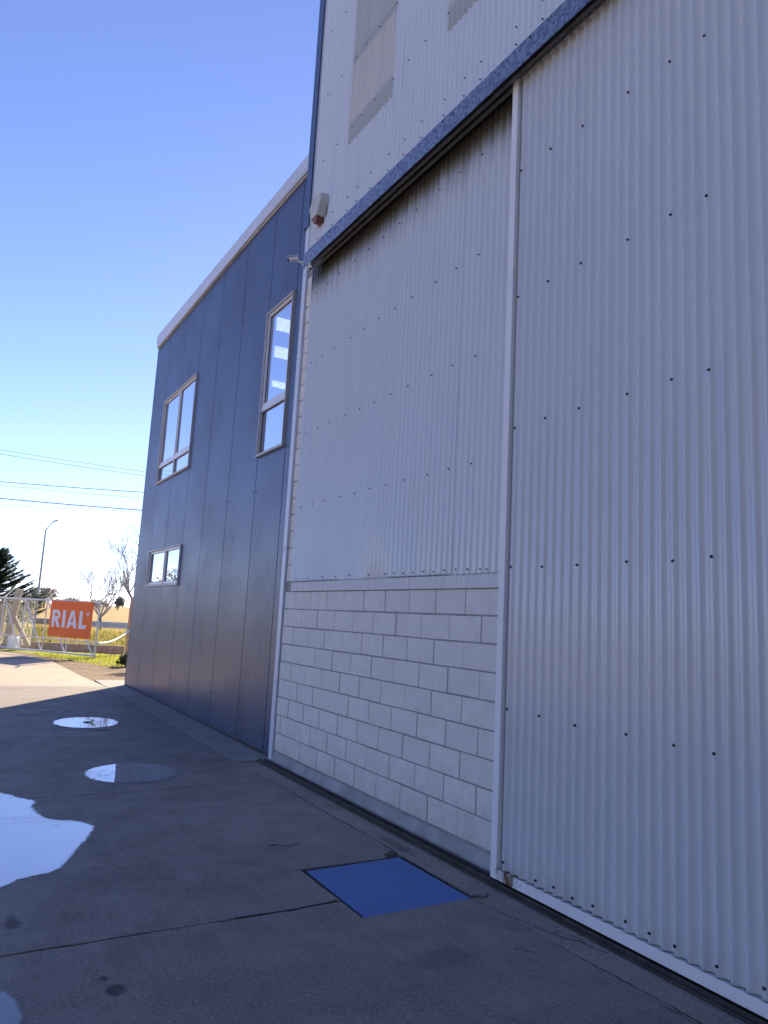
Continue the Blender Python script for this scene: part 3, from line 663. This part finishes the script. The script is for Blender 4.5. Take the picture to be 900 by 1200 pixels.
# ------------------------------------------------------------------ gate and sign
GA, GB = Vector((1.72, 28.30, 0)), Vector((4.10, 24.60, 0)); GD = (GA-GB).normalized(); GN = Vector((GD.y, -GD.x, 0))
if GN.dot(Vector((0, -1, 0))) < 0: GN = -GN
GL = (GA-GB).length
gp = lambda s_, z, n=0.0: GB + GD*s_ + GN*n + Vector((0, 0, z))      # s_ metres from the right-hand end
def gs(u): # metres along the gate for a photo column at mid height
    r = CF + CR*((u-450)/FPX) - CU*((735-600)/FPX); a = np.array([[GD.x, -r.x], [GD.y, -r.y]]); return float(np.linalg.solve(a, [-GB.x, -GB.y])[0])
gate = thing('gate', tuple(gp(3, 0)), 'white steel frame gate with diagonal braces and angled barbed wire arms', 'gate')
GEND = GL+3.2; zb, zt_ = .08, 1.74
m = MB(); m.bar(gp(0, zt_), gp(GEND, zt_), .055, .055); m.build('top_rail', 'gate_white', gate)
m = MB(); m.bar(gp(0, zb), gp(GEND, zb), .055, .055); m.build('bottom_rail', 'gate_white', gate)
m = MB(); m.bar(gp(0, .50), gp(GEND, .50), .035, .035); m.build('middle_rail', 'gate_white', gate)
ups = [0.0, gs(80), gs(52), gs(26), gs(1), GEND-1.0, GEND]
def slant(u0, u1): return (gs(u0), gs(u1))
for i, s_ in enumerate(ups):
    m = MB(); m.bar(gp(s_, .02 if i == 0 else zb+.029), gp(s_, zt_-.029 if i else zt_+.03), .062 if i == 0 else .036, .05 if i == 0 else .036); m.build('upright', 'gate_white', gate)
dg = [(ups[1]+.10, .10), (ups[2]+.02, ups[1]+.06), (ups[3]+.02, ups[2]+.06), (ups[4]+.02, ups[3]+.06), (ups[5]+.02, ups[4]+.06)]
for a, b in dg:
    m = MB(); m.bar(gp(a-.06, zt_-.03), gp(b+.0, zb+.03), .036, .034); m.build('brace', 'gate_white', gate)
arms = [0.0, ups[2]+.02, ups[4], GEND-.9]
for s_ in arms:
    m = MB(); m.bar(gp(s_, zt_+.028), gp(s_-.28, zt_+.34, -.12), .04, .035); m.build('wire_arm', 'gate_white', gate)
for k in (.35, .68, 1.0):
    m = MB()
    for a, b in zip(arms[:-1], arms[1:]):
        P, Q = gp(a-.28*k, zt_+.028+.31*k, -.12*k), gp(b-.28*k, zt_+.028+.31*k, -.12*k); mid = (P+Q)/2-Vector((0, 0, .03))
        m.tube([P, mid, Q], .004, 4)
        for i in range(12):
            c0 = P.lerp(Q, (i+.5)/12)-Vector((0, 0, .02)); m.bar(c0-Vector((.0, .0, .025)), c0+Vector((.01, .0, .025)), .005, .005)
    m.build('barbed_wire', 'chain_wire', gate)
s_r, s_l = gs(108.5), gs(59); SW = s_l-s_r; sz0, sz1 = .58, 1.735
sg = thing('sign', tuple(gp((s_l+s_r)/2, sz0, .06)), 'orange RIAL sign with white letters fixed to the white gate', 'sign')
SP = lambda a, b, n: gp(s_l - a*SW, sz1 - b*(sz1-sz0), n)            # a from left, b from top
m = MB(); m.prism([SP(0, 0, .045), SP(1, 0, .045), SP(1, 1, .045), SP(0, 1, .045)], GN*.025); m.build('board', 'sign_orange', sg, .003)
def glyph(outlines, name='letter'):
    m = MB()
    for o_ in outlines: m.prism([SP(a, b, .0705) for a, b in o_], GN*.006)
    return m.build(name, 'sign_white', sg)
T, B = .255, .735
def lerp_poly(x0, x1, pts): return [(x0+(x1-x0)*a, T+(B-T)*b) for a, b in pts]
# R : stem, bowl as a strip of quads, leg
R0, R1 = .065, .275
quads = [lerp_poly(R0, R1, [(0, 0), (.30, 0), (.30, 1), (0, 1)])]
cx, cy, ro, ri = .50, .285, .285, .10
arc = [(-PI/2+PI*i/10) for i in range(11)]
for a0, a1 in zip(arc[:-1], arc[1:]):
    quads.append(lerp_poly(R0, R1, [(cx+ro*1.45*math.cos(a0), cy+ro*math.sin(a0)), (cx+ro*1.45*math.cos(a1), cy+ro*math.sin(a1)), (cx+ri*1.4*math.cos(a1), cy+ri*math.sin(a1)), (cx+ri*1.4*math.cos(a0), cy+ri*math.sin(a0))]))
quads += [lerp_poly(R0, R1, [(.301, 0), (.50, 0), (.50, .185), (.301, .185)]), lerp_poly(R0, R1, [(.301, .385), (.50, .385), (.50, .57), (.301, .57)]), lerp_poly(R0, R1, [(.36, .571), (.66, .571), (1.0, 1), (.66, 1)])]
glyph(quads)
glyph([lerp_poly(.315, .385, [(0, 0), (1, 0), (1, 1), (0, 1)])])
A0, A1 = .43, .67
glyph([lerp_poly(A0, A1, [(.34, 0), (.50, 0), (.50, .22), (.28, 1), (0, 1)]), lerp_poly(A0, A1, [(.501, 0), (.66, 0), (1, 1), (.72, 1), (.501, .22)]), lerp_poly(A0, A1, [(.36, .66), (.64, .66), (.69, .84), (.31, .84)])])
glyph([lerp_poly(.715, .885, [(0, 0), (.42, 0), (.42, .79), (0, .79)]), lerp_poly(.715, .885, [(0, .791), (1, .791), (1, 1), (0, 1)])])
q = []
for i in range(14):
    a0, a1 = 2*PI*i/14, 2*PI*(i+1)/14; ar = SW/(sz1-sz0)
    q.append([(.905+.034*math.cos(a0), .33+.034*ar*math.sin(a0)), (.905+.034*math.cos(a1), .33+.034*ar*math.sin(a1)), (.905+.026*math.cos(a1), .33+.026*ar*math.sin(a1)), (.905+.026*math.cos(a0), .33+.026*ar*math.sin(a0))])
q += [[(.892, .305), (.898, .305), (.898, .358), (.892, .358)], [(.898, .305), (.914, .305), (.914, .332), (.898, .332)], [(.903, .332), (.909, .332), (.918, .358), (.911, .358)]]
glyph(q, 'registered_mark')

# ------------------------------------------------------------------ fence, posts, low wall, rope
fn = thing('chain_link_fence', tuple(along(26.0, -13.6)), 'chain link fence on concrete posts behind the white gate', 'fence')
def post(d, s_, h, lean=0.0, w=.17):
    m = MB(); p = along(d, s_, -.1); q_ = along(d, s_+lean, h); m.bar(p, q_, w, w, RH); return m
FD = 26.6
us = lambda u, d: (spot(u, 735, d)-Vector((0, 0, 0))).dot(RH)
sA = us(13, FD); post(FD, sA-.12, 2.08, .26, .20).build('post', 'post_concrete', fn, .01)
sB = us(1, FD); post(FD, sB-.1, 1.5, .1, .22).build('post', 'post_concrete', fn, .01)
m = MB(); m.bar(along(FD, sA+.05, 1.1), along(FD, sA+.75, 0), .13, .13); m.build('strut', 'post_concrete', fn, .008)
sC = us(39, FD); m = MB(); m.tube([along(FD, sC, 0), along(FD, sC+.05, 1.75)], .025, 8); m.build('thin_post', 'chain_wire', fn)
m = MB(); wd = .0035
for i in range(-34, 62):
    for sg_ in (1, -1):
        a0 = sA + i*.06; a1 = a0 + sg_*1.7; za, zb_ = .08, 1.78
        lo, hi = sA-.9, sC
        t0, t1 = sorted(((lo-a0)/(a1-a0), (hi-a0)/(a1-a0))); t0, t1 = max(0, t0), min(1, t1)
        if t1-t0 > .02: m.bar(along(FD, a0+(a1-a0)*t0, za+(zb_-za)*t0), along(FD, a0+(a1-a0)*t1, za+(zb_-za)*t1), wd, wd)
m.build('wire_mesh', 'chain_wire', fn, kind='stuff')
m = MB(); m.bar(along(FD, sA-.9, 1.78), along(FD, sC, 1.76), .02, .02); m.bar(along(FD, sA-.9, .08), along(FD, sC, .08), .02, .02); m.build('straining_wire', 'chain_wire', fn)
sP = us(151, 26.4); m = post(26.4, sP+.07, 2.0, 0, .18)
tag(m.build('fence_post', 'low_wall_concrete', None, .012), 'weathered brown concrete post at the far corner of the office', 'fence post')
m = MB(); a, b = spot(113, 753.5, 23.3), spot(151, 739, 26.2); pts = []
for i in range(13): t_ = i/12; p = a.lerp(b, t_); pts.append(p - Vector((0, 0, .14*4*t_*(1-t_))))
m.tube(pts, .035, 8); tag(m.build('hose', 'rope_white', smooth=True), 'sagging white hose strung from the gate end to the corner post', 'hose')
m = MB(); m.bar(along(27.2, -30, .05), along(27.2, us(149, 27.2), .05), .16, .34)
lw = tag(m.build('low_wall', 'low_wall_concrete', None, .01), 'low brown concrete kerb wall between lawn and grass bank', 'wall')
m = MB(); p = spot(15, 757, 25.8); p.z = 0; m.prism([p+RH*-.15-FH*.12, p+RH*.15-FH*.12, p+RH*.15+FH*.12, p+RH*-.15+FH*.12], (0, 0, .42))
tag(m.build('concrete_stump', 'sign_white', None, .02), 'whitish concrete stump standing behind the left of the gate', 'stump')
# guardrail
gr = thing('guardrail', tuple(along(39, -15)), 'long pale steel guardrail along the far road', 'guardrail')
m = MB(); prof = [(0, .46), (.05, .50), (.05, .56), (0, .60), (0, .64), (.05, .68), (.05, .74), (0, .78), (-.008, .78), (-.008, .46)]
A, Bp = along(38.9, -70), along(38.9, 25); m.prism([tuple(A - FH*a_ + Vector((0, 0, b_+.03))) for a_, b_ in prof], Bp-A); m.build('beam', 'guard_metal', gr)
pm = MB(); p0 = along(39.0, -34, -.2); pm.box(p0.x-.05, p0.x+.05, p0.y-.07, p0.y+.07, -.2, .76); po = pm.build('post', 'guard_metal', gr)
for i in range(1, 14):
    o = po.copy(); COL.objects.link(o); o.location = po.location + RH*(2.6*i)

# ------------------------------------------------------------------ lamp, cables, poles
lp = spot(41.5, 722, 62); lp.z = -.1
sl = thing('street_lamp', tuple(lp), 'tall slim grey street lamp with bent arm beyond the gate', 'street lamp')
top = spot(55, 621, 62); tip = spot(61.5, 611, 62); top.x, top.y = lp.x, lp.y
tip = Vector((lp.x, lp.y, 0)) + RH*.55 + Vector((0, 0, tip.z))
m = MB(); m.tube([lp, Vector((lp.x, lp.y, top.z-1)), Vector((lp.x, lp.y, top.z)), tip], [.11, .075, .06, .05], 8); m.build('pole', 'pole_steel', sl)
m = MB(); m.bar(tip-RH*.03, tip+RH*.42+Vector((0, 0, .12)), .16, .10); m.build('lamp_head', 'pole_steel', sl, .02)
def pole(loc, label, hgt):
    t_ = thing('utility_pole', tuple(loc), label, 'utility pole')
    MB().tube([loc, loc+Vector((0, 0, hgt))], [.16, .11], 10).build('pole', 'pole_wood', t_)
    for z in (hgt-.4, hgt-1.5): MB().bar(loc-FH*1.0+Vector((0, 0, z)), loc+FH*1.0+Vector((0, 0, z)), .1, .12).build('crossarm', 'pole_wood', t_)
cable_spec = [((0, 527), (170, 553), .010, 'cable_grey', 'topmost thin grey cable crossing the sky at left'), ((0, 532), (170, 557.6), .011, 'cable_grey', 'thin grey cable just below the topmost one'),
              ((0, 564.4), (170, 577), .017, 'cable_black', 'black cable third from the top above the lamp'), ((0, 568.6), (168, 583.6), .009, 'cable_grey', 'faint grey cable close under the third black one'),
              ((0, 584), (167.6, 598), .023, 'cable_black', 'thickest black cable running above the lamp tip'), ((0, 592), (166, 599.4), .006, 'cable_grey', 'faint grey cable meeting the thickest black one at the building'),
              ((0, 635.6), (130, 646), .012, 'cable_grey', 'lowest faint cable passing behind the street lamp')]
for i, (pa, pb, r_, mt, lab) in enumerate(cable_spec):
    d = 38 if i < 6 else 75
    a, b = spot(*pa, d), spot(*pb, d); D_ = b-a
    L0, L1 = a - D_*2.2, b + D_*2.4; pts = []
    for k in range(25):
        t_ = k/24; p = L0.lerp(L1, t_); tt = (p-a).dot(D_)/D_.length_squared
        pts.append(p + Vector((0, 0, .10*(tt-.0)*(tt-1.0)*.9)))
    tag(MB().tube(pts, r_, 5).build('power_cable', mt), lab, 'cable', 'cables strung across the sky')
    if i == 2: PL, PR = L0.copy(), L1.copy()
PL.z = -.2; PR.z = -.2
pole(PL, 'wooden utility pole carrying cables out of sight to the left', 9.8); pole(PR, 'wooden utility pole carrying cables hidden behind the office', 8.2)

# ------------------------------------------------------------------ trees
def bare_tree(loc, hgt, label, seed, spread=1.0, trunk_r=.11, levels=6, tilt=0.0):
    rs = random.Random(seed); t_ = thing('bare_tree', tuple(loc), label, 'tree', 'bare winter trees beyond the gate')
    tr = MB(); cr = MB()
    base = Vector(loc); fork = base + Vector((rs.uniform(-.1, .1), rs.uniform(-.1, .1), hgt*.20))
    tr.tube([base-Vector((0, 0, .2)), base.lerp(fork, .5)+Vector((.04, .02, 0)), fork], [trunk_r*1.3, trunk_r, trunk_r*.85], 8)
    def grow(p, d, L, r, lev):
        pts = [p]; q = p.copy(); dd = d.copy(); n = 3
        for i in range(n):
            dd = (dd + Vector((rs.uniform(-.16, .16), rs.uniform(-.16, .16), rs.uniform(-.02, .16)))).normalized(); q = q + dd*L/n; pts.append(q.copy())
        r1 = max(r*.62, .008); cr.tube(pts, [r + (r1-r)*i/n for i in range(n+1)], 5 if r > .02 else 3, False)
        if lev == 0: return
        for k in range(rs.choice((2, 3, 3))):
            ax = Vector((rs.uniform(-1, 1), rs.uniform(-1, 1), rs.uniform(-.25, .55))); nd = (dd*.95 + ax*.62*spread).normalized()
            j = rs.choice((1, 2, 3, 3)); grow(pts[j], nd, L*rs.uniform(.66, .86), r1*.8, lev-1)
    for k in range(5):
        a = 2*PI*k/5 + rs.uniform(-.4, .4); d = Vector((math.cos(a)*.62*spread, math.sin(a)*.62*spread, .8)).normalized(); grow(fork, d, hgt*.27, trunk_r*.55, levels-1)
    tr.build('trunk', 'bark', t_, smooth=True); cr.build('branches', 'bark_pale', t_)
    return t_
p = spot(118, 727, 50); p.z = -.1; bare_tree(p, 4.7, 'small leafless tree right of the orange sign', 3, 1.2, .11)
p = spot(163, 727, 44); p.z = -.1; bare_tree(p, 7.6, 'larger leafless tree partly hidden by the office corner', 11, 1.35, .17)
def leafy(name, loc, hgt, rad, n, leaf, mat, label, cat, group, seed, base=.25, trunk=.12):
    rs = random.Random(seed); t_ = thing(name, tuple(loc), label, cat, group); L = Vector(loc)
    if trunk: MB().tube([L-Vector((0, 0, .2)), L+Vector((.05, 0, hgt*.4)), L+Vector((0, .05, hgt*.75))], [trunk, trunk*.8, trunk*.35], 7).build('trunk', 'bark', t_, smooth=True)
    clumps = []
    for _ in range(26):
        while True:
            q_ = Vector((rs.uniform(-1, 1), rs.uniform(-1, 1), rs.uniform(-1, 1)))
            if q_.length < 1: break
        clumps.append((Vector((q_.x*rad*.85, q_.y*rad*.85, hgt*(base+(1-base)*.5)+q_.z*hgt*(1-base)*.42)), rad*rs.uniform(.18, .36)))
    m = MB()
    for _ in range(n):
        c_, r_ = rs.choice(clumps); v = Vector((rs.gauss(0, 1), rs.gauss(0, 1), rs.gauss(0, .8))).normalized()*r_*rs.uniform(.5, 1.15)
        p_ = L+c_+v; a = Vector((rs.uniform(-1, 1), rs.uniform(-1, 1), rs.uniform(-1, 1))).normalized()*leaf; b = a.cross(v.normalized()+Vector((.1, .1, .3))).normalized()*leaf*.6
        m.poly([p_-a, p_+b, p_+a, p_-b])
    m.build('crown', mat, t_); return t_
# dark conifer: whorls of upswept boughs carrying needle sprays
def conifer(loc, hgt, rad, label, seed):
    rs = random.Random(seed); t_ = thing('conifer', tuple(loc), label, 'tree'); L = Vector(loc)
    MB().tube([L-Vector((0, 0, .2)), L+Vector((0, 0, hgt))], [.16, .015], 8).build('trunk', 'bark', t_)
    nd = MB(); bo = MB(); z = .35
    while z < hgt-.15:
        k = 1-z/hgt; nb = 12
        for i in range(nb):
            a = rs.uniform(0, 2*PI); ln = rad*(k**.75)*rs.uniform(.75, 1.12)+.1; dir_ = Vector((math.cos(a), math.sin(a), 0)); pts = []
            for j in range(5): t__ = j/4; pts.append(L+Vector((0, 0, z)) + dir_*ln*t__ + Vector((0, 0, ln*(.16*t__+.28*t__*t__))))
            bo.tube(pts, [.022, .018, .013, .009, .005], 4, False)
            for _ in range(int(90+200*k)):
                t__ = rs.uniform(.0, 1.03)**.8; j = min(3, int(t__*4)); p_ = pts[j].lerp(pts[j+1], t__*4-j)
                side = Vector((-dir_.y, dir_.x, 0))*rs.uniform(-1, 1); d = (dir_*.7+side*.8+Vector((0, 0, rs.uniform(-.45, .55)))).normalized(); l_ = rs.uniform(.12, .26)
                w_ = d.cross(Vector((rs.uniform(-1, 1), rs.uniform(-1, 1), 1))).normalized()*.026
                nd.poly([p_-w_, p_+w_, p_+d*l_])
        z += .17
    bo.build('boughs', 'bark', t_); nd.build('needles', 'conifer_needles', t_)
p = spot(-14, 735, 36); p.z = -.1; conifer(p, 4.35, 2.35, 'dark green conifer behind the gate at the left edge', 5)
# shrubs by the office end
leafy('shrub', (6.6, 21.6, -.03), 2.2, 1.3, 5200, .055, 'shrub_leaves', 'rounded green shrub behind the far end of the office', 'shrub', None, 21, .02, .05)
p = spot(146, 777, 21.2); p.z = -.03; leafy('shrub', tuple(p), .42, .28, 900, .03, 'shrub_leaves', 'small dark bush on the ground beside the office corner', 'shrub', None, 22, .0, .02)
# tree line along the horizon
rt = random.Random(4); 
far = [(50, 240, 7, 9, 'pale rounded tree seen above the gate beside the lamp pole'), (27, 430, 6, 10, 'distant low tree between the conifer and the lamp pole'), (84, 420, 5, 14, 'distant low tree just above the top edge of the orange sign'),
       (137, 330, 6.5, 5, 'distant boxy tree on the field horizon right of the small leafless tree'), (113, 430, 5, 12, 'distant low tree behind the right end of the gate')]
for i, (u, d, hg, rd, lab) in enumerate(far):
    p = spot(u, 720, d); p.z = -.2; leafy('distant_tree', tuple(p), hg, rd*.6, 900, .5, 'far_leaves', lab, 'tree', 'distant trees along the horizon', 100+i, .12, .3)
# trees out to the left, seen as reflections in the low window
for i, (x, y, hg, lab) in enumerate(((-7.2, 52, 4.6, 'taller roadside tree mirrored in the left pane of the low window'), (-12, 62, 3.2, 'shorter roadside tree mirrored in the right pane of the low window'))):
    leafy('roadside_tree', (x, y, -.1), hg, hg*.45, 1400, .13, 'far_leaves', lab, 'tree', 'roadside trees left of the gate', 140+i, .2, .12)
